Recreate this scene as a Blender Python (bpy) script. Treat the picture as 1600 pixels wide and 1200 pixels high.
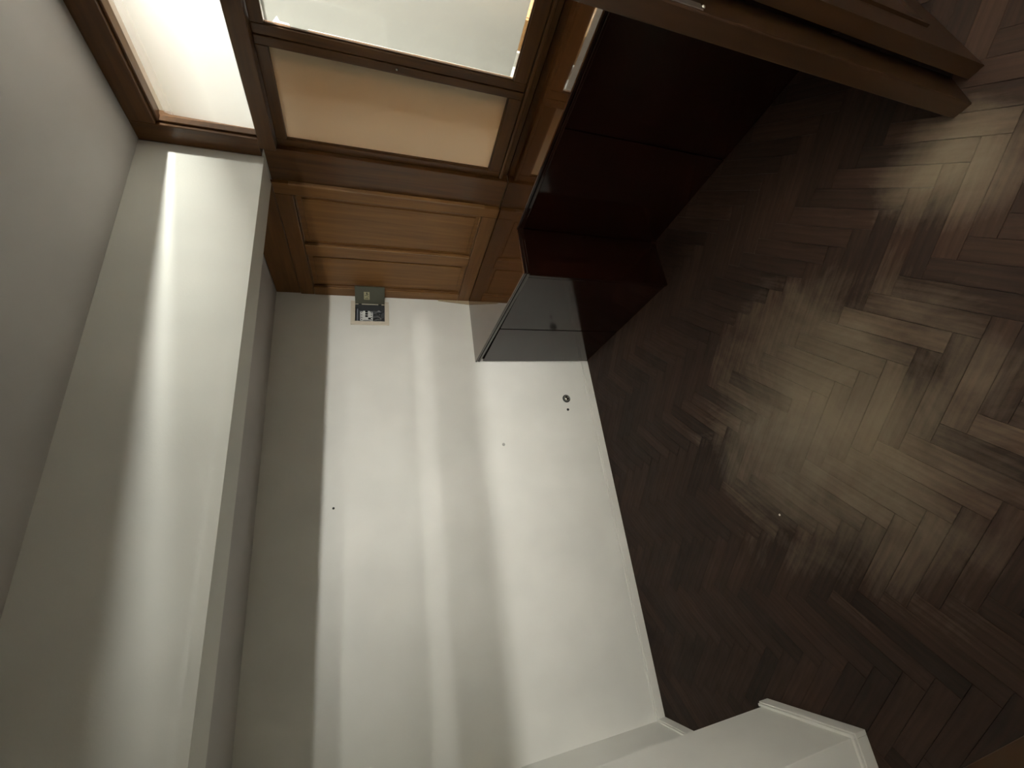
import bpy, bmesh, math, random
from mathutils import Vector, Matrix

random.seed(7)
S = bpy.context.scene
COL = S.collection
for o in list(bpy.data.objects):
    bpy.data.objects.remove(o)

# ------------------------------------------------------------------ camera, world, exposure
cam_data = bpy.data.cameras.new('camera')
cam = bpy.data.objects.new('camera', cam_data)
COL.objects.link(cam)
S.camera = cam
R = ((-0.1437436505510481, 0.9127283655599714, -0.3824456740878125),
     (-0.30358365175449387, -0.4084956795648822, -0.8607951243845606),
     (-0.9418995324946629, -0.007629579218293089, 0.3358080704915941))
m = Matrix(R).to_4x4()
m.translation = Vector((-1.8617, -2.8491, 1.6451))
cam.matrix_world = m
cam_data.sensor_fit = 'HORIZONTAL'
cam_data.sensor_width = 36.0
cam_data.lens = 669.4 / 1600 * 36.0
cam_data.shift_x = -22.8 / 1600
cam_data.shift_y = -22.8 / 1600
cam_data.clip_start = 0.02

w = bpy.data.worlds.new('night')
S.world = w
w.use_nodes = True
w.node_tree.nodes['Background'].inputs[0].default_value = (0, 0, 0, 1)
w.node_tree.nodes['Background'].inputs[1].default_value = 0

S.view_settings.view_transform = 'Standard'
S.view_settings.look = 'None'
S.view_settings.gamma = 1
S.view_settings.use_curve_mapping = False
S.view_settings.exposure = 3.85
S.cycles.use_denoising = True
S.cycles.max_bounces = 10
S.cycles.diffuse_bounces = 6
S.cycles.transparent_max_bounces = 16
S.cycles.sample_clamp_indirect = 4.0

LAMP_HALL = 345.0        # emission of the round lamp in the hall behind the camera
LAMP_FILL = 65.0       # emission of the fill tube added on the hall's rear wall
LAMP_NEXT = 365.0        # emission of the round lamp in the lit room behind the glass

# ------------------------------------------------------------------ materials
def new_mat(name):
    mt = bpy.data.materials.new(name)
    mt.use_nodes = True
    nt = mt.node_tree
    return mt, nt, nt.nodes, nt.links, nt.nodes['Principled BSDF']

def plain(name, col, rough=0.5, metal=0.0, coat=0.0, ior=1.5):
    mt, nt, N, L, b = new_mat(name)
    b.inputs['Base Color'].default_value = (*col, 1)
    b.inputs['Roughness'].default_value = rough
    b.inputs['Metallic'].default_value = metal
    b.inputs['Coat Weight'].default_value = coat
    b.inputs['IOR'].default_value = ior
    return mt

def plaster(name, col, rough=0.6):
    mt, nt, N, L, b = new_mat(name)
    tc = N.new('ShaderNodeTexCoord')
    n1 = N.new('ShaderNodeTexNoise'); n1.inputs['Scale'].default_value = 2.5
    n2 = N.new('ShaderNodeTexNoise'); n2.inputs['Scale'].default_value = 140
    L.new(tc.outputs['Object'], n1.inputs['Vector']); L.new(tc.outputs['Object'], n2.inputs['Vector'])
    r = N.new('ShaderNodeValToRGB')
    r.color_ramp.elements[0].color = (*[c * 0.95 for c in col], 1)
    r.color_ramp.elements[1].color = (*[min(1, c * 1.03) for c in col], 1)
    r.color_ramp.elements[0].position = 0.35; r.color_ramp.elements[1].position = 0.65
    L.new(n1.outputs['Fac'], r.inputs['Fac']); L.new(r.outputs['Color'], b.inputs['Base Color'])
    bp = N.new('ShaderNodeBump'); bp.inputs['Strength'].default_value = 0.06; bp.inputs['Distance'].default_value = 0.004
    L.new(n2.outputs['Fac'], bp.inputs['Height']); L.new(bp.outputs['Normal'], b.inputs['Normal'])
    b.inputs['Roughness'].default_value = rough
    b.inputs['Specular IOR Level'].default_value = 0.3
    return mt

def wood(name, dark, light, axis, rough=0.25, coat=0.6, coat_rough=0.12, spec=0.5, coat_ior=1.5, vary=0.0):
    """varnished wood, grain running along axis (0,1,2)"""
    mt, nt, N, L, b = new_mat(name)
    tc = N.new('ShaderNodeTexCoord')
    mp = N.new('ShaderNodeMapping')
    sc = [22.0, 22.0, 22.0]; sc[axis] = 1.3
    mp.inputs['Scale'].default_value = sc
    L.new(tc.outputs['Object'], mp.inputs['Vector'])
    vec = mp.outputs['Vector']
    n = N.new('ShaderNodeTexNoise'); n.inputs['Scale'].default_value = 1.6; n.inputs['Detail'].default_value = 6
    n.inputs['Distortion'].default_value = 0.6
    L.new(vec, n.inputs['Vector'])
    r = N.new('ShaderNodeValToRGB')
    r.color_ramp.elements[0].color = (*dark, 1); r.color_ramp.elements[1].color = (*light, 1)
    r.color_ramp.elements[0].position = 0.3; r.color_ramp.elements[1].position = 0.72
    L.new(n.outputs['Fac'], r.inputs['Fac'])
    out = r.outputs['Color']
    if vary:
        oi = N.new('ShaderNodeObjectInfo')
        hs = N.new('ShaderNodeHueSaturation')
        mr = N.new('ShaderNodeMapRange'); mr.inputs['To Min'].default_value = 1 - vary; mr.inputs['To Max'].default_value = 1 + vary
        L.new(oi.outputs['Random'], mr.inputs['Value']); L.new(mr.outputs['Result'], hs.inputs['Value'])
        L.new(out, hs.inputs['Color']); out = hs.outputs['Color']
    L.new(out, b.inputs['Base Color'])
    bp = N.new('ShaderNodeBump'); bp.inputs['Strength'].default_value = 0.05; bp.inputs['Distance'].default_value = 0.003
    L.new(n.outputs['Fac'], bp.inputs['Height']); L.new(bp.outputs['Normal'], b.inputs['Normal'])
    b.inputs['Roughness'].default_value = rough
    b.inputs['Specular IOR Level'].default_value = spec
    b.inputs['Coat Weight'].default_value = coat
    b.inputs['Coat Roughness'].default_value = coat_rough
    b.inputs['Coat IOR'].default_value = coat_ior
    return mt

def parquet():
    mt, nt, N, L, b = new_mat('parquet_varnish')
    tc = N.new('ShaderNodeTexCoord')
    mp = N.new('ShaderNodeMapping'); mp.inputs['Scale'].default_value = (3.0, 45.0, 45.0)
    L.new(tc.outputs['Object'], mp.inputs['Vector'])
    n = N.new('ShaderNodeTexNoise'); n.inputs['Scale'].default_value = 1.5; n.inputs['Detail'].default_value = 5
    L.new(mp.outputs['Vector'], n.inputs['Vector'])
    r = N.new('ShaderNodeValToRGB')
    r.color_ramp.elements[0].color = (0.014, 0.0068, 0.0042, 1); r.color_ramp.elements[1].color = (0.034, 0.0170, 0.0100, 1)
    r.color_ramp.elements[0].position = 0.3; r.color_ramp.elements[1].position = 0.7
    L.new(n.outputs['Fac'], r.inputs['Fac'])
    oi = N.new('ShaderNodeObjectInfo')
    mr = N.new('ShaderNodeMapRange'); mr.inputs['To Min'].default_value = 0.65; mr.inputs['To Max'].default_value = 1.45
    L.new(oi.outputs['Random'], mr.inputs['Value'])
    hs = N.new('ShaderNodeHueSaturation')
    L.new(mr.outputs['Result'], hs.inputs['Value']); L.new(r.outputs['Color'], hs.inputs['Color'])
    # light pool mid-room and pane reflection by the doorway, painted pale and glossy
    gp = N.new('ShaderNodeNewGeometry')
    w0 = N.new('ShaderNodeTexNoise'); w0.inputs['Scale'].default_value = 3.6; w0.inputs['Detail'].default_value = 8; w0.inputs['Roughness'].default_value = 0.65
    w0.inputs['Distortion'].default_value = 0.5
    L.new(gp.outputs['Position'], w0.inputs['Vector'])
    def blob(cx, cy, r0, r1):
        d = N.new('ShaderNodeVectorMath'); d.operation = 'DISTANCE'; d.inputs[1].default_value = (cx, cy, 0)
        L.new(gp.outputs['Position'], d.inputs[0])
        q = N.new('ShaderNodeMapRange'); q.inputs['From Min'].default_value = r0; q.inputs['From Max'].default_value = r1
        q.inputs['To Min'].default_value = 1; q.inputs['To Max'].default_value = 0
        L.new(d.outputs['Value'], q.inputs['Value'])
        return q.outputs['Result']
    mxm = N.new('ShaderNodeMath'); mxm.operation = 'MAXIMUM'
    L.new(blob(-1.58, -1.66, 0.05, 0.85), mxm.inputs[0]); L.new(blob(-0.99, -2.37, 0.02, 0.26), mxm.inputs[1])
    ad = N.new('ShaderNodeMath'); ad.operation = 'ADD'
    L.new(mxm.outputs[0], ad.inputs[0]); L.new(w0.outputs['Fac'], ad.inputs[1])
    light_pool = N.new('ShaderNodeMapRange'); light_pool.inputs['From Min'].default_value = 0.80; light_pool.inputs['From Max'].default_value = 1.60
    # the painted light follows the grain and differs from block to block
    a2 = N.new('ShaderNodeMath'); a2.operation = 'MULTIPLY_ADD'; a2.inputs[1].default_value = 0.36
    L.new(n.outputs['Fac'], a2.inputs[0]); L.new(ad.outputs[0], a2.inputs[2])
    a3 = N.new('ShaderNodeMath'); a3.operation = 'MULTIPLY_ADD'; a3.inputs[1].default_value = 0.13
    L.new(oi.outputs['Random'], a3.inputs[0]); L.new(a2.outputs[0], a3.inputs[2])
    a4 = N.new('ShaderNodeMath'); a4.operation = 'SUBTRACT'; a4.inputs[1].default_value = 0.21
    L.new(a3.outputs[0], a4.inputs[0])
    L.new(a4.outputs[0], light_pool.inputs['Value'])
    pool_v = light_pool.outputs['Result']
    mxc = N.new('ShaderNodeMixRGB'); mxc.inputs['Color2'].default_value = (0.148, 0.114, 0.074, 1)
    L.new(pool_v, mxc.inputs['Fac']); L.new(hs.outputs['Color'], mxc.inputs['Color1'])
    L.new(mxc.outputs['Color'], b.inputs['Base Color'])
    geo = N.new('ShaderNodeNewGeometry')
    w1 = N.new('ShaderNodeTexNoise'); w1.inputs['Scale'].default_value = 9; w1.inputs['Detail'].default_value = 5
    L.new(geo.outputs['Position'], w1.inputs['Vector'])
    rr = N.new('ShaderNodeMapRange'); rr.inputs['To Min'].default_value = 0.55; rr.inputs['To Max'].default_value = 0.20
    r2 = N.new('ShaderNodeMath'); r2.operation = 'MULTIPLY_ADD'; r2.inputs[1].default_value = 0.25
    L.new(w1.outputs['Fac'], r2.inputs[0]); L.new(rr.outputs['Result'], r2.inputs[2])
    L.new(pool_v, rr.inputs['Value']); L.new(r2.outputs[0], b.inputs['Roughness'])
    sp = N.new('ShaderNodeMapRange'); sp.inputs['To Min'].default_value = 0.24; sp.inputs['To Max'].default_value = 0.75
    L.new(pool_v, sp.inputs['Value']); L.new(sp.outputs['Result'], b.inputs['Specular IOR Level'])
    w2 = N.new('ShaderNodeTexNoise'); w2.inputs['Scale'].default_value = 14; w2.inputs['Detail'].default_value = 4
    L.new(geo.outputs['Position'], w2.inputs['Vector'])
    bp = N.new('ShaderNodeBump'); bp.inputs['Strength'].default_value = 0.45; bp.inputs['Distance'].default_value = 0.006
    L.new(w2.outputs['Fac'], bp.inputs['Height'])
    bp2 = N.new('ShaderNodeBump'); bp2.inputs['Strength'].default_value = 0.25; bp2.inputs['Distance'].default_value = 0.002
    L.new(n.outputs['Fac'], bp2.inputs['Height']); L.new(bp.outputs['Normal'], bp2.inputs['Normal'])
    L.new(bp2.outputs['Normal'], b.inputs['Normal'])
    return mt

def film_mat(name, clear, tint=(0.86, 0.85, 0.80), graded=None):
    mt = bpy.data.materials.new(name); mt.use_nodes = True
    nt = mt.node_tree; N, L = nt.nodes, nt.links
    N.remove(N['Principled BSDF'])
    out = N['Material Output']
    tl = N.new('ShaderNodeBsdfTranslucent'); tl.inputs['Color'].default_value = (*tint, 1)
    tp = N.new('ShaderNodeBsdfTransparent'); tp.inputs['Color'].default_value = (0.97, 0.97, 0.95, 1)
    mx = N.new('ShaderNodeMixShader'); mx.inputs['Fac'].default_value = clear
    if graded:      # film that gets clearer upwards: (z low, z high, clear low)
        g_ = N.new('ShaderNodeNewGeometry'); sx = N.new('ShaderNodeSeparateXYZ'); mr = N.new('ShaderNodeMapRange')
        mr.inputs['From Min'].default_value = graded[0]; mr.inputs['From Max'].default_value = graded[1]
        mr.inputs['To Min'].default_value = graded[2]; mr.inputs['To Max'].default_value = clear
        L.new(g_.outputs['Position'], sx.inputs[0]); L.new(sx.outputs['Z'], mr.inputs['Value']); L.new(mr.outputs['Result'], mx.inputs['Fac'])
    L.new(tl.outputs[0], mx.inputs[1]); L.new(tp.outputs[0], mx.inputs[2])
    gl = N.new('ShaderNodeBsdfGlossy'); gl.inputs['Roughness'].default_value = 0.25
    m2 = N.new('ShaderNodeMixShader'); m2.inputs['Fac'].default_value = 0.04
    L.new(mx.outputs[0], m2.inputs[1]); L.new(gl.outputs[0], m2.inputs[2])
    L.new(m2.outputs[0], out.inputs['Surface'])
    return mt

def glass_mat():
    mt = bpy.data.materials.new('clear_glass'); mt.use_nodes = True
    nt = mt.node_tree; N, L = nt.nodes, nt.links
    N.remove(N['Principled BSDF'])
    tp = N.new('ShaderNodeBsdfTransparent'); tp.inputs['Color'].default_value = (0.96, 0.97, 0.96, 1)
    gl = N.new('ShaderNodeBsdfGlossy'); gl.inputs['Roughness'].default_value = 0.03
    mx = N.new('ShaderNodeMixShader')
    lw = N.new('ShaderNodeLayerWeight'); lw.inputs['Blend'].default_value = 0.5
    pw = N.new('ShaderNodeMath'); pw.operation = 'POWER'; pw.inputs[1].default_value = 4.0
    ml = N.new('ShaderNodeMath'); ml.operation = 'MULTIPLY_ADD'; ml.inputs[1].default_value = 0.35; ml.inputs[2].default_value = 0.03
    L.new(lw.outputs['Facing'], pw.inputs[0]); L.new(pw.outputs[0], ml.inputs[0]); L.new(ml.outputs[0], mx.inputs['Fac'])
    L.new(tp.outputs[0], mx.inputs[1]); L.new(gl.outputs[0], mx.inputs[2])
    L.new(mx.outputs[0], N['Material Output'].inputs['Surface'])
    return mt

def emit(name, col, strength):
    mt = bpy.data.materials.new(name); mt.use_nodes = True
    nt = mt.node_tree; N, L = nt.nodes, nt.links
    N.remove(N['Principled BSDF'])
    e = N.new('ShaderNodeEmission'); e.inputs['Color'].default_value = (*col, 1); e.inputs['Strength'].default_value = strength
    L.new(e.outputs[0], N['Material Output'].inputs['Surface'])
    return mt

M = {}
M['wall'] = plaster('white_wall_paint', (0.745, 0.74, 0.69))
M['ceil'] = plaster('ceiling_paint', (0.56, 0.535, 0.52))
M['trim'] = plaster('white_gloss_trim', (0.74, 0.73, 0.68), 0.35)
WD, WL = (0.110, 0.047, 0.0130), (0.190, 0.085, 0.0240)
M['wood_x'] = wood('brown_varnished_wood_x', WD, WL, 0, 0.32, 0.12, 0.12, 0.3)
M['sash_y'] = wood('dark_brown_window_wood_y', (0.064, 0.0265, 0.0068), (0.116, 0.0490, 0.0130), 1, 0.32, 0.2, 0.12, 0.3)
M['sash_z'] = wood('dark_brown_window_wood_z', (0.064, 0.0265, 0.0068), (0.116, 0.0490, 0.0130), 2, 0.32, 0.2, 0.12, 0.3)
M['bead_z'] = wood('polished_bead_wood', (0.20, 0.100, 0.036), (0.32, 0.165, 0.065), 2, 0.3, 0.6, 0.1, 0.4)  # lighter, glossier wood: the light on the stile edges put into the colour
M['frame_z'] = wood('dark_door_frame_wood', (0.0145, 0.0058, 0.0017), (0.0265, 0.0110, 0.0032), 2, 0.35, 0.10)  # panelling varnish with the dim light on the frame put into its colour
M['wood_y'] = wood('brown_varnished_wood_y', WD, WL, 1, 0.32, 0.12, 0.12, 0.3)
M['wood_z'] = wood('brown_varnished_wood_z', WD, WL, 2, 0.32, 0.12, 0.12, 0.3)
M['panel_z'] = wood('brown_panel_wood', (0.150, 0.066, 0.0180), (0.230, 0.108, 0.031), 2, 0.35, 0.07, 0.15, 0.25)
CD, CL = (0.0075, 0.0022, 0.0012), (0.0145, 0.0042, 0.0021)
M['mahog_y'] = wood('dark_mahogany_y', CD, CL, 1, 0.3, 1.0, 0.06, 0.0, 1.45)
M['mahog_z'] = wood('dark_mahogany_z', CD, CL, 2, 0.3, 1.0, 0.10, 0.0, 1.40)
M['counter_y'] = wood('glossy_brown_counter_top', (0.070, 0.026, 0.0075), (0.115, 0.045, 0.0130), 1, 0.3, 1.0, 0.05, 0.0, 1.9)
M['warm_z'] = wood('warm_wardrobe_wood', (0.40, 0.23, 0.095), (0.52, 0.31, 0.14), 2)
M['warm_y'] = wood('warm_floor_wood', (0.46, 0.43, 0.38), (0.52, 0.48, 0.43), 1)
M['room'] = plaster('lit_room_paint', (0.52, 0.515, 0.485))
M['hall'] = plaster('hall_wall_paint', (0.47, 0.45, 0.42))
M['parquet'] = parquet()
M['screed'] = plain('dark_joint', (0.010, 0.006, 0.004), 0.6)
M['film_side'] = film_mat('frosted_film', 0.62, (0.46, 0.46, 0.445), (2.29, 2.46, 0.10))
M['film_tan'] = film_mat('frosted_film_tan', 0.02, (0.95, 0.85, 0.70))  # same frosted film, the warm light behind it put into the tint
M['film_pane'] = film_mat('frosted_film_panes', 0.03, (0.165, 0.163, 0.148))
M['glass'] = glass_mat()
M['cream'] = plain('cream_paint', (0.62, 0.56, 0.45), 0.45)
M['strip'] = plain('bare_light_wood', (0.40, 0.315, 0.20), 0.6)
M['olive'] = plain('olive_grey_enamel', (0.080, 0.080, 0.058), 0.4)
M['boxgrey'] = plain('box_grey', (0.085, 0.087, 0.088), 0.5)
M['bargrey'] = plain('terminal_grey', (0.17, 0.18, 0.20), 0.5)
M['breaker'] = plain('breaker_white', (0.68, 0.68, 0.66), 0.4)
M['black'] = plain('black_plastic', (0.008, 0.008, 0.008), 0.6)
M['cable'] = plain('dark_cable', (0.12, 0.12, 0.125), 0.4)
M['label'] = plain('yellowed_label', (0.42, 0.38, 0.24), 0.6)
M['ink'] = plain('label_ink', (0.05, 0.05, 0.03), 0.6)
M['chrome'] = plain('dull_chrome', (0.55, 0.53, 0.48), 0.18, 1.0)
M['steel'] = plain('strike_steel', (0.55, 0.55, 0.52), 0.3, 1.0)
M['dark'] = plain('dark_metal', (0.02, 0.02, 0.02), 0.5, 0.3)
M['plug'] = plain('filler_grey', (0.36, 0.35, 0.32), 0.7)
M['lamp_a'] = emit('hall_lamp_diffuser', (1.0, 0.992, 0.935), LAMP_HALL)
M['lamp_c'] = emit('hall_wall_lamp_tube', (1.0, 0.992, 0.935), LAMP_FILL)
M['lamp_b'] = emit('next_room_lamp_diffuser', (1.0, 0.992, 0.935), LAMP_NEXT)
M['lamp_rim'] = plain('lamp_rim_white', (0.7, 0.7, 0.68), 0.4)

# ------------------------------------------------------------------ helpers
def ploc(parent):
    v = Vector((0, 0, 0))
    while parent:
        v += parent.location
        parent = parent.parent
    return v

def link(name, bm, mat, parent=None, kind=None, smooth=False):
    me = bpy.data.meshes.new(name)
    off = ploc(parent)
    bmesh.ops.translate(bm, verts=bm.verts, vec=-off)
    bmesh.ops.recalc_face_normals(bm, faces=bm.faces)
    bm.to_mesh(me); bm.free()
    me.materials.append(mat)
    if smooth:
        for p in me.polygons:
            p.use_smooth = True
    o = bpy.data.objects.new(name, me)
    COL.objects.link(o)
    if parent:
        o.parent = parent
    if kind:
        o['kind'] = kind
    return o

def empty(name, loc, label=None, cat=None, group=None, kind=None):
    o = bpy.data.objects.new(name, None)
    o.empty_display_size = 0.05
    COL.objects.link(o)
    o.location = loc
    return tag(o, label, cat, group, kind)

def tag(o, label=None, cat=None, group=None, kind=None):
    if label: o['label'] = label
    if cat: o['category'] = cat
    if group: o['group'] = group
    if kind: o['kind'] = kind
    return o

def add_box(bm, x0, x1, y0, y1, z0, z1, bevel=0.0):
    r = bmesh.ops.create_cube(bm, size=1.0)
    vs = r['verts']
    for v in vs:
        v.co = Vector(((x0 + x1) / 2 + v.co.x * (x1 - x0), (y0 + y1) / 2 + v.co.y * (y1 - y0), (z0 + z1) / 2 + v.co.z * (z1 - z0)))
    if bevel:
        es = list({e for v in vs for e in v.link_edges})
        bmesh.ops.bevel(bm, geom=es, offset=bevel, segments=2, affect='EDGES', profile=0.5)
    return bm

def box(name, x0, x1, y0, y1, z0, z1, mat, parent=None, bevel=0.0, kind=None):
    bm = bmesh.new()
    add_box(bm, x0, x1, y0, y1, z0, z1, bevel)
    return link(name, bm, mat, parent, kind)

def add_prism(bm, pts, z0, z1, axis=2, bevel=0.0):
    """extrude a polygon; pts in the two other axes (axis order kept)"""
    def mk(p, t):
        if axis == 2: return (p[0], p[1], t)
        if axis == 1: return (p[0], t, p[1])
        return (t, p[0], p[1])
    a = [bm.verts.new(mk(p, z0)) for p in pts]
    b = [bm.verts.new(mk(p, z1)) for p in pts]
    n = len(pts)
    fs = [bm.faces.new(a), bm.faces.new(b[::-1])]
    for i in range(n):
        fs.append(bm.faces.new((a[i], a[(i + 1) % n], b[(i + 1) % n], b[i])))
    if bevel:
        es = list({e for v in a + b for e in v.link_edges})
        bmesh.ops.bevel(bm, geom=es, offset=bevel, segments=2, affect='EDGES', profile=0.5)
    return bm

def prism(name, pts, z0, z1, mat, parent=None, axis=2, bevel=0.0, kind=None):
    bm = bmesh.new()
    add_prism(bm, pts, z0, z1, axis, bevel)
    return link(name, bm, mat, parent, kind)

def add_lathe(bm, prof, centre, axis, n=24):
    """prof: (radius, height) along axis vector from centre"""
    ax = Vector(axis).normalized()
    u = ax.orthogonal().normalized(); v = ax.cross(u)
    c = Vector(centre)
    rings = []
    for r, h in prof:
        if r < 1e-6:
            rings.append([bm.verts.new(c + ax * h)])
        else:
            rings.append([bm.verts.new(c + ax * h + (u * math.cos(2 * math.pi * i / n) + v * math.sin(2 * math.pi * i / n)) * r) for i in range(n)])
    for a, b in zip(rings, rings[1:]):
        for i in range(n):
            j = (i + 1) % n
            if len(a) == 1 and len(b) == 1: continue
            if len(a) == 1: bm.faces.new((a[0], b[i], b[j]))
            elif len(b) == 1: bm.faces.new((a[i], a[j], b[0]))
            else: bm.faces.new((a[i], a[j], b[j], b[i]))
    return bm

def lathe(name, prof, centre, axis, mat, parent=None, n=24, kind=None):
    bm = bmesh.new()
    add_lathe(bm, prof, centre, axis, n)
    return link(name, bm, mat, parent, kind, smooth=True)

def add_tube(bm, pts, r, n=8):
    P = [Vector(p) for p in pts]
    rings = []
    for i, p in enumerate(P):
        t = (P[min(i + 1, len(P) - 1)] - P[max(i - 1, 0)]).normalized()
        u = t.orthogonal().normalized(); v = t.cross(u)
        if rings:
            u = (pu - t * pu.dot(t)).normalized(); v = t.cross(u)
        pu = u
        rings.append([bm.verts.new(p + (u * math.cos(2 * math.pi * k / n) + v * math.sin(2 * math.pi * k / n)) * r) for k in range(n)])
    for a, b in zip(rings, rings[1:]):
        for k in range(n):
            bm.faces.new((a[k], a[(k + 1) % n], b[(k + 1) % n], b[k]))
    bm.faces.new(rings[0]); bm.faces.new(rings[-1][::-1])
    return bm

def struct(o, label=None):
    o['kind'] = 'structure'
    if label: o['label'] = label
    return o

# ------------------------------------------------------------------ main dimensions (metres)
H = 2.6            # ceiling
YEND = -2.432      # near end of the glazed partition
YB = -1.146        # front face of the ceiling beam
YB2 = -0.985       # rear face of the beam
ZB = 2.124         # underside of the beam
ZR = 2.274         # ceiling of the recess behind the beam
XL = -2.922        # left wall of the recess
HC = 0.932         # counter top
YD = -2.487        # plane of the door frame the photograph is taken through
XE, YE = 2.7, -4.9 # outer limits of the hall and the lit room

# ------------------------------------------------------------------ shell
bm = bmesh.new()
add_box(bm, XL - 0.4, XE, YE, 0.0, -0.06, -0.0105)
floor = struct(link('floor', bm, M['screed']), 'dark brown herringbone parquet floor with worn varnish')

bm = bmesh.new()
add_box(bm, XL - 0.4, XE, YD, YB, H, H + 0.12)
ceiling = struct(link('ceiling', bm, M['ceil']), 'plain white ceiling in shade above the beam')

bm = bmesh.new()
add_box(bm, XL - 0.4, 0.0, YE, YD, H, H + 0.12)
struct(link('ceiling.003', bm, M['hall']), 'ceiling of the hall behind the camera')
bm = bmesh.new()
add_box(bm, 0.0, XE, YE, YD, H, H + 0.12)
struct(link('ceiling.004', bm, M['room']), 'ceiling of the lit room above its lamp')
bm = bmesh.new()   # back wall with the niche of the fuse box cut out
nx0, nx1, nz0, nz1 = -0.217, -0.069, 1.563, 1.772
add_box(bm, XL - 0.4, nx0, 0.0, 0.14, 0.0, H)
add_box(bm, nx1, XE, 0.0, 0.14, 0.0, H)
add_box(bm, nx0, nx1, 0.0, 0.14, 0.0, nz0)
add_box(bm, nx0, nx1, 0.0, 0.14, nz1, H)
add_box(bm, nx0, nx1, 0.085, 0.14, nz0, nz1)
wall_back = struct(link('wall_back', bm, M['wall']), 'long white plaster wall under the beam')

bm = bmesh.new()
add_box(bm, XL, 0.0, YB, YB2, ZB, H)
struct(link('trim_1', bm, M['wall']), 'white plaster ceiling beam across the room in front of the recess')
bm = bmesh.new()
add_box(bm, XL, 0.0, YB2, 0.0, ZR, H)
struct(link('ceiling.001', bm, M['ceil']), 'low white ceiling of the recess behind the beam')

bm = bmesh.new()
add_box(bm, XL - 0.4, XL, YE, 0.0, 0.0, H)
struct(link('wall_left', bm, M['wall']), 'white wall at the far end, beside the white pier')

# pier that sticks out of the left wall
bm = bmesh.new()
add_box(bm, XL, -2.640, -1.356, -0.942, 0.0, ZB, 0.002)
struct(link('wall_pier', bm, M['wall']), 'white pier standing out from the left wall')

# lower side of the right wall behind the counter, outer walls of hall and lit room
bm = bmesh.new()
add_box(bm, 0.002, 0.09, YD + 0.03, 0.0, 0.0, HC - 0.0375)
add_box(bm, 0.0765, 0.09, YD + 0.03, 0.0, HC - 0.0375, HC + 0.02)
struct(link('wall_right', bm, M['wall']), 'wall behind the counter below the glazed partition')
bm = bmesh.new(); add_box(bm, 0.031, 0.09, -1.1455, 0.0, 2.1005, H)
struct(link('wall_right.001', bm, M['wall']), 'wall over the wood panelling, up in the recess')
bm = bmesh.new(); add_box(bm, XE, XE + 0.12, YE, 0.14, 0.0, H + 0.12)
struct(link('wall_outer', bm, M['room']), 'far wall of the lit room behind the glass')
bm = bmesh.new(); add_box(bm, XL - 0.4, XE, YE - 0.12, YE, 0.0, H + 0.12)
struct(link('wall_rear', bm, M['hall']), 'rear wall of the hall behind the camera')
bm = bmesh.new(); add_box(bm, XL, -2.222, YD - 0.04, YD + 0.07, 0.0, H)
struct(link('wall_front', bm, M['wall']), 'white wall left of the doorway')
bm = bmesh.new(); add_box(bm, 0.09, XE, YB, 0.0, H, H + 0.12)
struct(link('ceiling.002', bm, M['room']), 'white ceiling of the lit room behind the glass')

bm = bmesh.new(); add_box(bm, 0.0, 0.09, YE, YEND - 0.001, 0.0, H)
struct(link('wall_hall', bm, M['hall']), 'wall between the hall and the lit room')
bm = bmesh.new(); add_box(bm, 0.092, XE, YE, -0.001, -0.0104, 0.0)
struct(link('floor.001', bm, M['warm_y']), 'warm wooden floor of the lit room behind the glass')

# baseboards: flat board with a bead on top
def baseboard(name, x0, x1, y0, y1, dx, dy, label):
    bm = bmesh.new()
    add_box(bm, x0, x1, y0, y1, 0.0, 0.050, 0.0015)
    add_box(bm, x0 + max(dx, 0), x1 + min(dx, 0), y0 + max(dy, 0), y1 + min(dy, 0), 0.050, 0.062, 0.002)
    return struct(link(name, bm, M['trim']), label)
baseboard('baseboard_back', XL, -0.532, -0.013, 0.0, 0, 0.004, 'white baseboard along the long white wall')
baseboard('baseboard_left', XL, XL + 0.013, -0.942, -0.013, -0.004, 0, 'white baseboard between the long wall and the pier')
bm = bmesh.new()
add_box(bm, -2.640, -2.625, -1.371, -0.927, 0.0, 0.050, 0.0015)
add_box(bm, -2.640, -2.629, -1.367, -0.931, 0.050, 0.062, 0.002)
add_box(bm, XL, -2.640, -1.371, -1.356, 0.0, 0.050, 0.0015)
add_box(bm, XL, -2.640, -1.367, -1.356, 0.050, 0.062, 0.002)
struct(link('baseboard_pier', bm, M['trim']), 'white baseboard round the foot of the pier')

# ------------------------------------------------------------------ parquet blocks (herringbone at 45 degrees)
W_, L_ = 0.068, 0.340
T_ = 0.010
def project(p):
    q = (Vector(p) - m.translation)
    v = Matrix(R).transposed() @ q
    if v.z > -0.02: return None
    return (822.8 + 669.4 * v.x / -v.z, 577.2 - 669.4 * v.y / -v.z, -v.z)

def clip(poly, rect):
    x0, x1, y0, y1 = rect
    for ax, val, sgn in ((0, x0, 1), (0, x1, -1), (1, y0, 1), (1, y1, -1)):
        out = []
        for i in range(len(poly)):
            a, b = poly[i], poly[(i + 1) % len(poly)]
            da, db = (a[ax] - val) * sgn, (b[ax] - val) * sgn
            if da >= 0: out.append(a)
            if (da >= 0) != (db >= 0):
                t = da / (da - db)
                out.append((a[0] + (b[0] - a[0]) * t, a[1] + (b[1] - a[1]) * t))
        poly = out
        if len(poly) < 3: return None
    return poly

def area(p):
    return abs(sum(p[i][0] * p[(i + 1) % len(p)][1] - p[(i + 1) % len(p)][0] * p[i][1] for i in range(len(p)))) / 2

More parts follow.
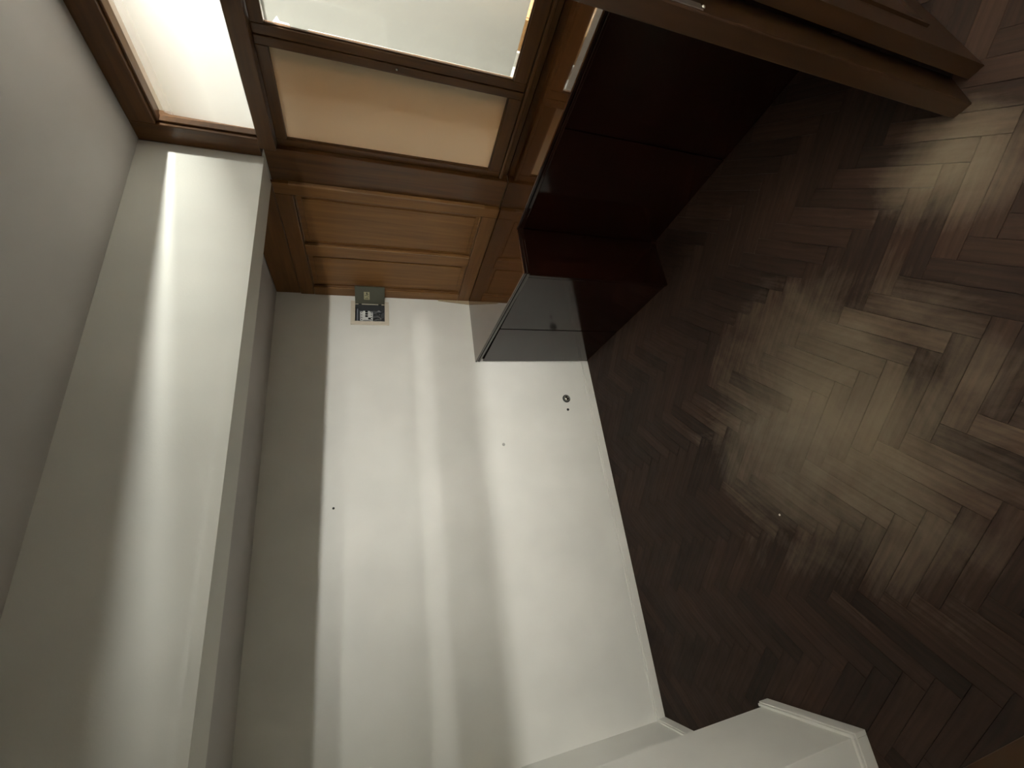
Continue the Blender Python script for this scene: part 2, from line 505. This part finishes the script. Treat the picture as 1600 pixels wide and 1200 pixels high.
RECT = (XL + 0.001, -0.005, -3.35, -0.001)
c45 = math.sqrt(0.5)
def to_world(u, v):      # pattern axes turned by 45 degrees
    return ((u - v) * c45 - 1.45, (u + v) * c45 - 1.5)
blocks = []
g = 0.00035
n_ratio = 5
for i in range(-60, 61):
    for j in range(-14, 15):
        # herringbone cell: horizontal block and vertical block along a diagonal staircase
        ox = i * W_ + j * 2 * L_ * 0 
        ou, ov = i * W_ + j * L_ , i * W_ - j * L_
        for rect, ang in (((ou, ou + L_, ov, ov + W_), 0), ((ou, ou + W_, ov + W_, ov + W_ + L_), 1)):
            a0, a1, b0, b1 = rect
            quad = [to_world(a0 + g, b0 + g), to_world(a1 - g, b0 + g), to_world(a1 - g, b1 - g), to_world(a0 + g, b1 - g)]
            cx = sum(q[0] for q in quad) / 4; cy = sum(q[1] for q in quad) / 4
            if cx < RECT[0] - 0.3 or cx > RECT[1] + 0.3 or cy < RECT[2] - 0.3 or cy > RECT[3] + 0.3: continue
            cl = clip(quad, RECT)
            if not cl or area(cl) < 2e-4: continue
            whole = area(cl) > L_ * W_ * 0.93
            # size on the picture
            pr = [project((q[0], q[1], 0)) for q in cl]
            vis = 0
            for q in pr:
                if q and -40 < q[0] < 1640 and -40 < q[1] < 1240: vis += 1
            hidden = all((q[0] > -0.50 and q[1] > -1.09) or q[0] > -0.23 or q[0] < -2.63 and -1.35 < q[1] < -0.95 or q[1] < -2.62 for q in cl)
            size = area([q[:2] for q in pr]) if (vis and not hidden and all(pr)) else 0
            blocks.append((size, cx, cy, ang, cl, whole))
blocks.sort(key=lambda t: -t[0])
# shared block mesh
def block_mesh(name, poly, cx, cy, ang):
    bm = bmesh.new()
    th = -math.pi / 4 - (math.pi / 2 if ang else 0)
    co, si = math.cos(th), math.sin(th)
    loc = [((x - cx) * co - (y - cy) * si, (x - cx) * si + (y - cy) * co) for x, y in poly]
    n = len(loc)
    ccx = sum(p[0] for p in loc) / n; ccy = sum(p[1] for p in loc) / n
    e = 0.0005
    def ins(p):
        d = math.hypot(p[0] - ccx, p[1] - ccy)
        return (p[0] - e * (1 if p[0] > ccx else -1), p[1] - e * (1 if p[1] > ccy else -1))
    a = [bm.verts.new((*p, -T_)) for p in loc]
    b = [bm.verts.new((*p, -0.0010)) for p in loc]
    t = [bm.verts.new((*ins(p), 0)) for p in loc]
    for i in range(n):
        j = (i + 1) % n
        bm.faces.new((a[i], a[j], b[j], b[i])); bm.faces.new((b[i], b[j], t[j], t[i]))
    bm.faces.new(t)
    bmesh.ops.recalc_face_normals(bm, faces=bm.faces)
    me = bpy.data.meshes.new(name); bm.to_mesh(me); bm.free()
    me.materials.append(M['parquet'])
    return me
std = {}
rest = bmesh.new()
count = 0
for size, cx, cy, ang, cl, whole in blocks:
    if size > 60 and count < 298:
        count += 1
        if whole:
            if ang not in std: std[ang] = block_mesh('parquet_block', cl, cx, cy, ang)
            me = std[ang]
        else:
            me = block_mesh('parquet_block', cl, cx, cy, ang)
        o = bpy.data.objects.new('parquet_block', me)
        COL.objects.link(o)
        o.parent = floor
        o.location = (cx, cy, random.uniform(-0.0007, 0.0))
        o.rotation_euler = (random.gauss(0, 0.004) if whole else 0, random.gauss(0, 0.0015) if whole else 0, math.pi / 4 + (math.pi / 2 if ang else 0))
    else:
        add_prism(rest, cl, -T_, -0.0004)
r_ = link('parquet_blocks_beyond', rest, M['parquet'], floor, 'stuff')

# ------------------------------------------------------------------ wood panelling beside the window
pan = struct(empty('wall_panelling', (0.045, -0.59, HC)), 'brown varnished wood panelling beside the glazed window')
def pbox(name, y0, y1, z0, z1, x0, x1, mat, parent=pan, bevel=0.003):
    return box(name, x0, x1, y0, y1, z0, z1, mat, parent, bevel)
pbox('backing_board', -1.185, -0.001, HC + 0.0005, 2.100, 0.022, 0.085, M['panel_z'], bevel=0)
pbox('end_stile', -1.190, -1.001, HC + 0.001, ZB - 0.002, 0.016, 0.09, M['sash_z'])
pbox('stile', -1.000, -0.928, HC + 0.001, ZB - 0.002, -0.004, 0.03, M['panel_z'], bevel=0.0045)
pbox('stile', -0.536, -0.438, 1.024, 2.034, -0.004, 0.03, M['panel_z'], bevel=0.0045)
pbox('wall_stile', -0.094, -0.001, 1.024, 2.034, -0.004, 0.03, M['panel_z'], bevel=0.0045)
pbox('top_rail', -0.927, -0.001, 2.035, ZB - 0.002, -0.003, 0.03, M['wood_y'], bevel=0.0045)
pbox('frieze_board', -0.984, -0.001, ZB, ZR - 0.002, 0.004, 0.031, M['wood_y'])
pbox('bottom_rail', -0.927, -0.001, HC + 0.001, 1.023, -0.003, 0.03, M['wood_y'], bevel=0.0045)
for y0, y1 in ((-0.926, -0.538), (-0.436, -0.096)):   # recessed panels, each with a slightly raised field
    pbox('panel', y0 + 0.001, y1 - 0.001, 1.024, 2.034, 0.016, 0.0222, M['panel_z'], bevel=0)
    pbox('panel_field', y0 + 0.030, y1 - 0.030, 1.055, 2.003, 0.011, 0.0158, M['panel_z'], bevel=0.004)
    bmm = bmesh.new()                                  # small bead in the corner of the recess
    w1 = 0.008
    for a in ((y0, y0 + w1, 1.024, 2.034), (y1 - w1, y1, 1.024, 2.034), (y0 + w1, y1 - w1, 1.024, 1.024 + w1), (y0 + w1, y1 - w1, 2.034 - w1, 2.034)):
        add_box(bmm, 0.005, 0.0157, a[0], a[1], a[2], a[3], 0.003)
    link('panel_moulding', bmm, M['wood_z'], pan)
for y0, z0, z1 in ((-1.0015, 1.026, 2.046), (-0.5375, 1.030, 2.028)):   # added pale beads standing in for the lit stile edges
    pbox('bead', y0 - 0.005, y0 + 0.005, z0, z1, -0.008, 0.0155, M['bead_z'], bevel=0.0035)

# ------------------------------------------------------------------ transom window over the glazed partition
tr = struct(empty('window_2', (0.045, -1.8, 2.13)), 'bright frosted transom light above the glazed partition')
box('jamb', 0.0, 0.09, -1.240, YB - 0.001, 2.132, 2.598, M['sash_z'], tr, 0.003)
box('jamb', 0.0, 0.09, YEND - 0.0, YEND + 0.03, 2.132, 2.598, M['sash_z'], tr, 0.003)
box('top_rail', 0.0, 0.09, YEND + 0.03, -1.240, 2.505, 2.598, M['sash_y'], tr, 0.003)
box('header', 0.0, 0.09, YEND, -1.190, 2.066, 2.132, M['sash_y'], tr, 0.003)
bmm = bmesh.new()
for a in ((0.016, 0.050, YEND + 0.03, -1.240, 2.495, 2.505), (0.016, 0.050, YEND + 0.03, -1.240, 2.132, 2.137),
          (0.016, 0.050, -1.250, -1.240, 2.137, 2.495)):
    add_box(bmm, *a, 0.002)
link('glazing_bead', bmm, M['sash_y'], tr)
box('glass', 0.050, 0.054, YEND + 0.025, -1.235, 2.13, 2.508, M['glass'], tr)
bmm = bmesh.new()   # frosted film, cut a little short of the frame
bmm.faces.new([bmm.verts.new(p) for p in ((0.0495, YEND + 0.03, 2.136), (0.0495, -1.252, 2.136), (0.0495, -1.258, 2.455), (0.0495, -1.266, 2.474), (0.0495, YEND + 0.03, 2.474))])
link('frosted_film', bmm, M['film_side'], tr)

# ------------------------------------------------------------------ glazed window: two sashes
wi = struct(empty('window_1', (0.045, -1.8, HC)), 'brown wooden window with two frosted sashes over the counter')
box('jamb', 0.002, 0.09, YEND, YEND + 0.06, HC + 0.001, 2.065, M['sash_z'], wi, 0.003)
bmm = bmesh.new()
add_box(bmm, 0.066, 0.09, YEND + 0.06, -1.191, HC + 0.001, 0.986, 0.002)
add_box(bmm, 0.030, 0.070, YEND + 0.06, -1.191, 0.966, 0.986, 0.006)
link('sill', bmm, M['sash_y'], wi)
def sash(name, y0, y1, xs, film_pts, label, film):
    st = 0.040
    s = box(name, xs, xs + 0.032, y0, y0 + 0.034, 0.987, 2.064, M['sash_z'], wi, 0.003)
    s['label'] = label
    box('stile', xs, xs + 0.032, y1 - 0.038, y1, 0.987, 2.064, M['sash_z'], s, 0.003)
    box('top_rail', xs, xs + 0.032, y0 + 0.034, y1 - 0.038, 2.018, 2.064, M['sash_y'], s, 0.003)
    box('bottom_rail', xs, xs + 0.032, y0 + 0.034, y1 - 0.038, 0.987, 1.050, M['sash_y'], s, 0.003)
    bq = bmesh.new()
    add_box(bq, xs + 0.006, xs + 0.016, y0 + 0.034, y0 + 0.039, 1.05, 2.018, 0.001)
    add_box(bq, xs + 0.006, xs + 0.016, y1 - 0.043, y1 - 0.038, 1.05, 2.018, 0.001)
    add_box(bq, xs + 0.006, xs + 0.016, y0 + 0.039, y1 - 0.043, 1.05, 1.055, 0.001)
    link('glazing_bead', bq, M['sash_y'], s)
    box('pane', xs + 0.016, xs + 0.020, y0 + 0.030, y1 - 0.034, 1.046, 2.022, M['glass'], s)
    bq = bmesh.new()
    bq.faces.new([bq.verts.new((xs + 0.0155, a, b)) for a, b in film_pts])
    link('frosted_film', bq, M[film], s)
    return s
sash('sash', -1.674, -1.191, 0.040, [(-1.6435, 1.048), (-1.230, 1.048), (-1.230, 2.019), (-1.6435, 2.019)], 'sash with the tan frosted pane', 'film_tan')
sB = sash('sash', YEND + 0.061, -1.676, 0.044, [(-2.343, 1.066), (-1.723, 1.066), (-1.724, 1.87), (-1.716, 1.872), (-1.717, 1.93), (-1.728, 1.935), (-1.729, 1.965), (-1.745, 1.972), (-1.722, 1.990), (-1.722, 2.016), (-2.343, 2.016)], 'sash with the pale frosted pane', 'film_pane')
lathe('screw', [(0, 0.003), (0.004, 0.003), (0.006, 0.0)], (0.040, -1.658, 1.545), (-1, 0, 0), M['chrome'], wi, 12)

# ------------------------------------------------------------------ counter with cabinet
ct = empty('counter', (-0.3, -1.2, 0.0), 'glossy dark mahogany corner counter with cabinet under the glazed window', 'counter')
def outline(d):
    return [(-0.535 + d, -0.002), (-0.594 + d, -1.186 + d), (-0.314 + d, -1.194 + d), (-0.290 + d, YEND + 0.005), (0.074, YEND + 0.005),
            (0.074, -1.192), (0.014, -1.192), (0.014, -0.002)]
bm = bmesh.new()
add_prism(bm, outline(0.001), HC - 0.006, HC, bevel=0.0015)
link('countertop', bm, M['counter_y'], ct)
bm = bmesh.new()
add_prism(bm, outline(0.0), HC - 0.014, HC - 0.0055, bevel=0.002)
add_prism(bm, outline(0.007), HC - 0.022, HC - 0.013)
add_prism(bm, outline(0.0015), HC - 0.037, HC - 0.021, bevel=0.003)
link('edge_moulding', bm, M['mahog_y'], ct)
def front(y):     # front face of the deep cabinet (runs very slightly out of square)
    return -0.531 + (y / -1.10) * -0.020
ZT = HC - 0.057
bm = bmesh.new()
add_prism(bm, [(front(-0.004) + 0.024, -0.004), (front(-1.1) + 0.024, -1.098), (-0.002, -1.098), (-0.002, -0.004)], 0.0, HC - 0.037)
link('carcass', bm, M['mahog_z'], ct)
for y0, y1 in ((-0.517, -0.014), (-1.098, -0.526)):
    prism('door', [(front(y1), y1), (front(y0), y0), (front(y0) + 0.022, y0), (front(y1) + 0.022, y1)], 0.006, ZT, M['mahog_z'], ct, 2, 0.0015)
prism('end_panel', [(front(-1.1) - 0.002, -1.122), (-0.252, -1.128), (-0.252, -1.100), (front(-1.1) - 0.002, -1.100)], 0.0, HC - 0.038, M['mahog_z'], ct, 2, 0.003)
box('ledge_carcass', -0.222, -0.002, YEND + 0.01, -1.130, 0.0, HC - 0.037, M['mahog_z'], ct)
for y0, y1 in ((-1.742, -1.134), (YEND + 0.01, -1.748)):
    box('front_panel', -0.246, -0.224, y0, y1, 0.004, ZT, M['mahog_z'], ct, 0.0015)

# ------------------------------------------------------------------ fuse box in its niche
fb = empty('fuse_box', (-0.143, 0.0, 1.667), 'small recessed fuse box with cream frame and open olive grey cover on the white wall', 'fuse box')
bm = bmesh.new()
fx0, fx1, fz0, fz1 = -0.240, -0.047, 1.538, 1.798
ix0, ix1, iz0, iz1 = -0.213, -0.073, 1.567, 1.768
for a in ((fx0, ix0, fz0, fz1), (ix1, fx1, fz0, fz1), (ix0, ix1, fz0, iz0), (ix0, ix1, iz1, fz1)):
    add_box(bm, a[0], a[1], -0.012, -0.0005, a[2], a[3], 0.0015)
link('frame', bm, M['cream'], fb)
bm = bmesh.new()      # sheet steel tray
add_box(bm, ix0 - 0.002, ix1 + 0.002, 0.078, 0.081, iz0 - 0.002, iz1 + 0.002)
add_box(bm, ix0 - 0.002, ix0, -0.004, 0.078, iz0 - 0.002, iz1 + 0.002)
add_box(bm, ix1, ix1 + 0.002, -0.004, 0.078, iz0 - 0.002, iz1 + 0.002)
add_box(bm, ix0, ix1, -0.004, 0.078, iz0 - 0.002, iz0)
add_box(bm, ix0, ix1, -0.004, 0.078, iz1, iz1 + 0.002)
link('tray', bm, M['boxgrey'], fb)
box('terminal_bar', ix0 + 0.006, ix1 - 0.01, 0.035, 0.055, 1.748, 1.760, M['bargrey'], fb, 0.002)
box('mounting_rail', ix0 + 0.004, ix1 - 0.004, 0.068, 0.077, 1.676, 1.711, M['bargrey'], fb)
for k in range(4):
    bx = -0.1115 - k * 0.0192
    bm = bmesh.new()
    zc = 1.692
    prof = [(0.066, zc - 0.043), (0.030, zc - 0.043), (0.030, zc - 0.024), (0.018, zc - 0.023), (0.018, zc + 0.023), (0.030, zc + 0.024), (0.030, zc + 0.043), (0.066, zc + 0.043)]
    add_prism(bm, prof, bx - 0.0175, bx, axis=0, bevel=0.0008)
    b = link('breaker', bm, M['breaker'], fb)
    tz = zc + (0.000 if k < 3 else -0.020)
    box('toggle', bx - 0.0140, bx - 0.0035, 0.006, 0.0175, tz - 0.009, tz + 0.009, M['black'], b, 0.0015)
    for s in (-1, 1):
        box('terminal_cover', bx - 0.013, bx - 0.005, 0.0285, 0.0298, zc + s * 0.034 - 0.004, zc + s * 0.034 + 0.004, M['cable'], b)
for k, (xa, xb, za, zb, rr) in enumerate(((-0.132, -0.095, 1.648, 1.580, 0.0042), (-0.151, -0.175, 1.648, 1.590, 0.0042), (-0.170, -0.120, 1.648, 1.600, 0.0036), (-0.190, -0.150, 1.648, 1.575, 0.0042))):
    bm = bmesh.new()
    pts = [(xa + (xb - xa) * t * t, 0.045 - 0.028 * math.sin(math.pi * t), za + (zb - za) * t + 0.01 * math.sin(2 * math.pi * t)) for t in [i / 10 for i in range(11)]]
    add_tube(bm, pts, rr)
    link('wire', bm, M['cable'], fb, smooth=True)
lathe('cable_gland', [(0, 0.016), (0.013, 0.016), (0.017, 0.010), (0.017, 0.0)], (-0.175, 0.06, 1.596), (0, -1, 0), M['cable'], fb, 16)
lathe('cable_gland', [(0, 0.016), (0.010, 0.016), (0.013, 0.010), (0.013, 0.0)], (-0.098, 0.06, 1.606), (0, -1, 0), M['bargrey'], fb, 16)
# cover, hinged at the right and swung wide open
ang = math.radians(114)
hx, hy = -0.0745, -0.0140
du = Vector((-math.cos(ang), -math.sin(ang), 0)); dn = Vector((-math.sin(ang), math.cos(ang), 0))
def cover_pt(a, n_, z): 
    p = Vector((hx, hy, 0)) + du * a + dn * n_
    return (p.x, p.y, z)
def cover_box(bm, a0, a1, n0, n1, z0, z1):
    vs = [bm.verts.new(cover_pt(a, n_, z)) for z in (z0, z1) for a, n_ in ((a0, n0), (a1, n0), (a1, n1), (a0, n1))]
    for f in ((0, 1, 2, 3), (4, 5, 6, 7), (0, 1, 5, 4), (1, 2, 6, 5), (2, 3, 7, 6), (3, 0, 4, 7)):
        bm.faces.new([vs[i] for i in f])
bm = bmesh.new()
cover_box(bm, 0.004, 0.150, -0.002, 0.000, iz0 + 0.001, iz1 - 0.001)
for a in ((0.004, 0.150, iz0 + 0.001, iz0 + 0.003), (0.004, 0.150, iz1 - 0.003, iz1 - 0.001), (0.148, 0.150, iz0 + 0.003, iz1 - 0.003)):
    cover_box(bm, a[0], a[1], 0.0, 0.006, a[2], a[3])
cov = link('cover', bm, M['olive'], fb)
cov['label'] = 'open olive grey sheet metal cover'
bm = bmesh.new(); cover_box(bm, 0.040, 0.104, 0.0002, 0.0008, 1.670, 1.708)
lab = link('rating_label', bm, M['label'], cov)
bm = bmesh.new()
for k in range(6):
    cover_box(bm, 0.046 + 0.009 * k, 0.050 + 0.009 * k, 0.0009, 0.0012, 1.676 + 0.006 * (k % 2), 1.702 - 0.010 * (k % 3))
cover_box(bm, 0.082, 0.100, 0.0009, 0.0012, 1.684, 1.692)
o_ = link('label_print', bm, M['ink'], cov)
for z in (1.600, 1.735):
    lathe('hinge', [(0, 0), (0.0035, 0), (0.0035, 0.022), (0, 0.022)], (hx, hy + 0.001, z - 0.011), (0, 0, 1), M['black'], fb, 10)

# ------------------------------------------------------------------ small things on the wall and floor
t = empty('cable_outlet', (-0.846, 0.0, 0.246), 'round dull chrome cable outlet low on the white wall beside the cabinet', 'wall fitting')
lathe('flange', [(0.031, 0.0), (0.031, 0.004), (0.027, 0.008), (0.021, 0.009)], (-0.846, 0.0, 0.246), (0, -1, 0), M['dark'], t, 28)
lathe('dome', [(0.023, 0.006), (0.022, 0.012), (0.018, 0.018), (0.013, 0.0215), (0.008, 0.0215), (0.007, 0.015), (0, 0.015)], (-0.846, 0.0, 0.246), (0, -1, 0), M['chrome'], t, 28)
lathe('centre_screw', [(0.004, 0.012), (0.004, 0.020), (0, 0.021)], (-0.846, 0.0, 0.246), (0, -1, 0), M['dark'], t, 12)
tag(lathe('screw', [(0.0100, 0.0), (0.0100, 0.003), (0.007, 0.005), (0, 0.005)], (-0.935, 0.0, 0.250), (0, -1, 0), M['black'], None, 12),
    'small black screw head in the white wall next to the round outlet', 'screw')
tag(lathe('nail', [(0.0065, 0.0), (0.0065, 0.008), (0.004, 0.010), (0, 0.010)], (-1.481, 0.0, 1.875), (0, -1, 0), M['black'], None, 12),
    'small black nail head high on the white wall below the recess', 'nail')
tag(lathe('wall_plug', [(0.011, 0.0), (0.010, 0.0015), (0, 0.002)], (-1.170, 0.0, 0.792), (0, -1, 0), M['plug'], None, 14),
    'faint grey filled plug hole at mid height on the white wall', 'wall plug')
bm = bmesh.new()
add_prism(bm, [(-0.0045, 1.172), (-0.012, 1.170), (-0.034, HC + 0.001), (-0.0045, HC + 0.001)], -0.012, -0.0005, axis=1, bevel=0.001)
tag(link('wood_strip', bm, M['strip']), 'short cream wooden strip in the corner between white wall and panelling, just above the counter', 'wood strip')
bm = bmesh.new()
bmesh.ops.create_icosphere(bm, subdivisions=1, radius=0.0045)
for v in bm.verts:
    v.co = Vector((v.co.x * 1.2 - 1.885, v.co.y - 1.335, v.co.z * 0.7 + 0.003)) + Vector((random.uniform(-1, 1), random.uniform(-1, 1), 0)) * 0.0008
tag(link('plaster_crumb', bm, M['trim']), 'tiny white plaster crumb on the dark parquet', 'crumb')

# ------------------------------------------------------------------ door frame the picture is taken through
dr = struct(empty('door_1', (-1.5, YD, 0.0)), 'brown wooden door frame with transom, one leaf ajar')
TD = 0.050         # thickness of the frame
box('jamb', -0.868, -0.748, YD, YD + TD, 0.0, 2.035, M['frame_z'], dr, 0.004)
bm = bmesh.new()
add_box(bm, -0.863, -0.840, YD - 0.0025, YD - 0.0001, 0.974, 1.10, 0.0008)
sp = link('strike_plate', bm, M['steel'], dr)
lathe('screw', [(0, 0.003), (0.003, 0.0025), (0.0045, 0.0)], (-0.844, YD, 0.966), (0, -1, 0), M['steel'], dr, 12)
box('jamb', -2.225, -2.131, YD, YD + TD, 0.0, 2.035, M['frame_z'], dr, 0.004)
box('header', -2.225, -0.03, YD, YD + 0.010, 2.035, 2.152, M['wood_x'], dr, 0.002)
box('header_back', -2.225, -0.03, YD + 0.010, YD + TD, 2.035, 2.110, M['wood_x'], dr, 0.002)
# unseen board added over the header; its slot throws the wall stripe
box('over_board', -2.225, -0.03, YD + TD - 0.010, YD + TD, 2.153, H - 0.002, M['wood_x'], dr, 0.002)
box('slot_cover', -0.750, -0.03, YD + 0.011, YD + TD - 0.011, 2.111, 2.200, M['wood_x'], dr, 0.002)  # added to keep the slot's light off the side partition
box('top_rail', -2.225, -0.03, YD, YD + TD - 0.011, 2.260, H - 0.002, M['wood_x'], dr, 0.002)
# right-hand leaf, standing just proud of the frame
def leaf_pt(s, n_, z):    # s along the leaf from its free edge, n_ through its thickness
    a = math.radians(3.0)
    return (-0.796 + s * math.cos(a) + n_ * math.sin(a) * -1, -2.550 + s * math.sin(a) + n_ * math.cos(a), z)
def leaf_box(bm, s0, s1, n0, n1, z0, z1):
    vs = [bm.verts.new(leaf_pt(s, n_, z)) for z in (z0, z1) for s, n_ in ((s0, n0), (s1, n0), (s1, n1), (s0, n1))]
    for f in ((0, 1, 2, 3), (4, 5, 6, 7), (0, 1, 5, 4), (1, 2, 6, 5), (2, 3, 7, 6), (3, 0, 4, 7)):
        bm.faces.new([vs[i] for i in f])
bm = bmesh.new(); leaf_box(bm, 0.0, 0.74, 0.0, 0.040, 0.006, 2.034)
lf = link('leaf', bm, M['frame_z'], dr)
for z0, z1 in ((0.16, 0.88), (1.02, 1.88)):
    bm = bmesh.new()
    for a in ((0.12, 0.135, z0, z1), (0.605, 0.62, z0, z1), (0.135, 0.605, z0, z0 + 0.015), (0.135, 0.605, z1 - 0.015, z1)):
        leaf_box(bm, a[0], a[1], -0.008, 0.0, a[2], a[3])
    link('leaf_moulding', bm, M['frame_z'], lf)

# ------------------------------------------------------------------ lamps of the adjoining spaces, unseen furniture added for the light
def ceiling_lamp(x, y, r, mat, label):
    e = empty('ceiling_lamp', (x, y, H), label, 'lamp')
    lathe('rim', [(0, 0.0), (r + 0.012, 0.0), (r + 0.012, 0.018), (r, 0.018)], (x, y, H), (0, 0, -1), M['lamp_rim'], e, 28)
    lathe('diffuser', [(r, 0.018), (r * 0.97, 0.035), (r * 0.80, 0.052), (r * 0.45, 0.062), (0, 0.066)], (x, y, H), (0, 0, -1), mat, e, 28)
    return e
def bulb_with_added_dish(x, y, mat, label):
    """bulb on a short stem over an opaque metal dish: the light leaves it sideways"""
    e = empty('dish_lamp', (x, y, H), label, 'lamp')
    lathe('rose', [(0, 0.0), (0.05, 0.0), (0.05, 0.008), (0.02, 0.016)], (x, y, H), (0, 0, -1), M['lamp_rim'], e, 24)
    lathe('bulb', [(0.030, 0.018), (0.034, 0.030), (0.034, 0.055), (0.026, 0.066), (0, 0.070)], (x, y, H), (0, 0, -1), mat, e, 24)
    lathe('stem', [(0.006, 0.072), (0.006, 0.148)], (x, y, H), (0, 0, -1), M['dark'], e, 10)
    lathe('dish', [(0.132, 0.138), (0.115, 0.146), (0.0, 0.152), (0.0, 0.158), (0.117, 0.152), (0.137, 0.142), (0.132, 0.138)], (x, y, H), (0, 0, -1), M['dark'], e, 28)  # dish added to keep the bulb's light off the nearby post
    return e
bulb_with_added_dish(-1.05, -3.65, M['lamp_a'], 'small bulb over a dark metal dish in the hall outside the doorway')
wl = empty('wall_lamp', (-1.75, YE, 2.13), 'long wall lamp with a dark metal tray on the rear wall of the hall', 'lamp')  # unseen tube added as fill light, tray cuts its lower rays
box('back_plate', -2.80, -1.30, YE + 0.001, YE + 0.014, 2.085, 2.170, M['lamp_rim'], wl, 0.002)
box('tray', -2.80, -1.30, YE + 0.014, YE + 0.172, 2.098, 2.1035, M['dark'], wl, 0.001)
bm = bmesh.new(); add_tube(bm, [(-2.75, YE + 0.075, 2.130), (-1.95, YE + 0.075, 2.130), (-1.34, YE + 0.075, 2.130)], 0.014, 12)
link('tube', bm, M['lamp_c'], wl, smooth=True)
for x in (-2.765, -1.325):
    box('tube_holder', x - 0.014, x + 0.014, YE + 0.014, YE + 0.092, 2.104, 2.148, M['lamp_rim'], wl, 0.002)
ceiling_lamp(0.80, -2.78, 0.06, M['lamp_b'], 'round ceiling lamp in the lit room behind the frosted glass')

wd = empty('wardrobe', (2.4, -1.2, 0.0), 'tall white wardrobe against the far wall of the lit room', 'wardrobe')  # unseen, added for the light it bounces towards the panes
box('carcass', 2.16, 2.69, -2.30, -0.02, 0.0, 2.10, M['trim'], wd, 0.004)
for y0, y1 in ((-2.295, -1.545), (-1.535, -0.785), (-0.775, -0.025)):
    box('door', 2.14, 2.158, y0, y1, 0.085, 2.09, M['trim'], wd, 0.003)  # door of the added wardrobe
sc = empty('bookcase', (0.21, -1.62, 0.0), 'narrow white bookcase standing against the glazed partition beside the tan pane', 'bookcase')  # unseen, added to block the next room's lamp from the pane
box('end_post', 0.092, 0.158, -1.700, -1.580, 0.0, 2.12, M['room'], sc, 0.002)
box('side', 0.160, 0.178, -1.700, -1.580, 0.0, 2.20, M['room'], sc, 0.002)
box('side', 0.292, 0.310, -1.700, -1.580, 0.0, 2.20, M['room'], sc, 0.002)
box('back', 0.178, 0.292, -1.588, -1.580, 0.0, 2.20, M['room'], sc)
for z in (0.06, 0.44, 0.82, 1.20, 1.58, 1.95, 2.176):
    box('shelf', 0.178, 0.292, -1.698, -1.589, z, z + 0.022, M['room'], sc, 0.002)
cu = empty('cupboard', (0.85, -0.9, 0.0), 'warm brown cupboard facing the tan frosted pane', 'cupboard')  # unseen, added to bounce warm light onto the pane
box('carcass', 0.62, 1.15, -1.700, -0.30, 0.0, 2.05, M['warm_z'], cu, 0.004)
box('canopy', 0.13, 0.618, -1.570, -0.30, 2.030, 2.050, M['warm_z'], cu, 0.003)  # added to shade the top of the pane
for y0, y1 in ((-1.697, -1.005), (-0.995, -0.303)):
    box('door', 0.600, 0.618, y0, y1, 0.06, 2.02, M['warm_z'], cu, 0.003)  # door of the added cupboard
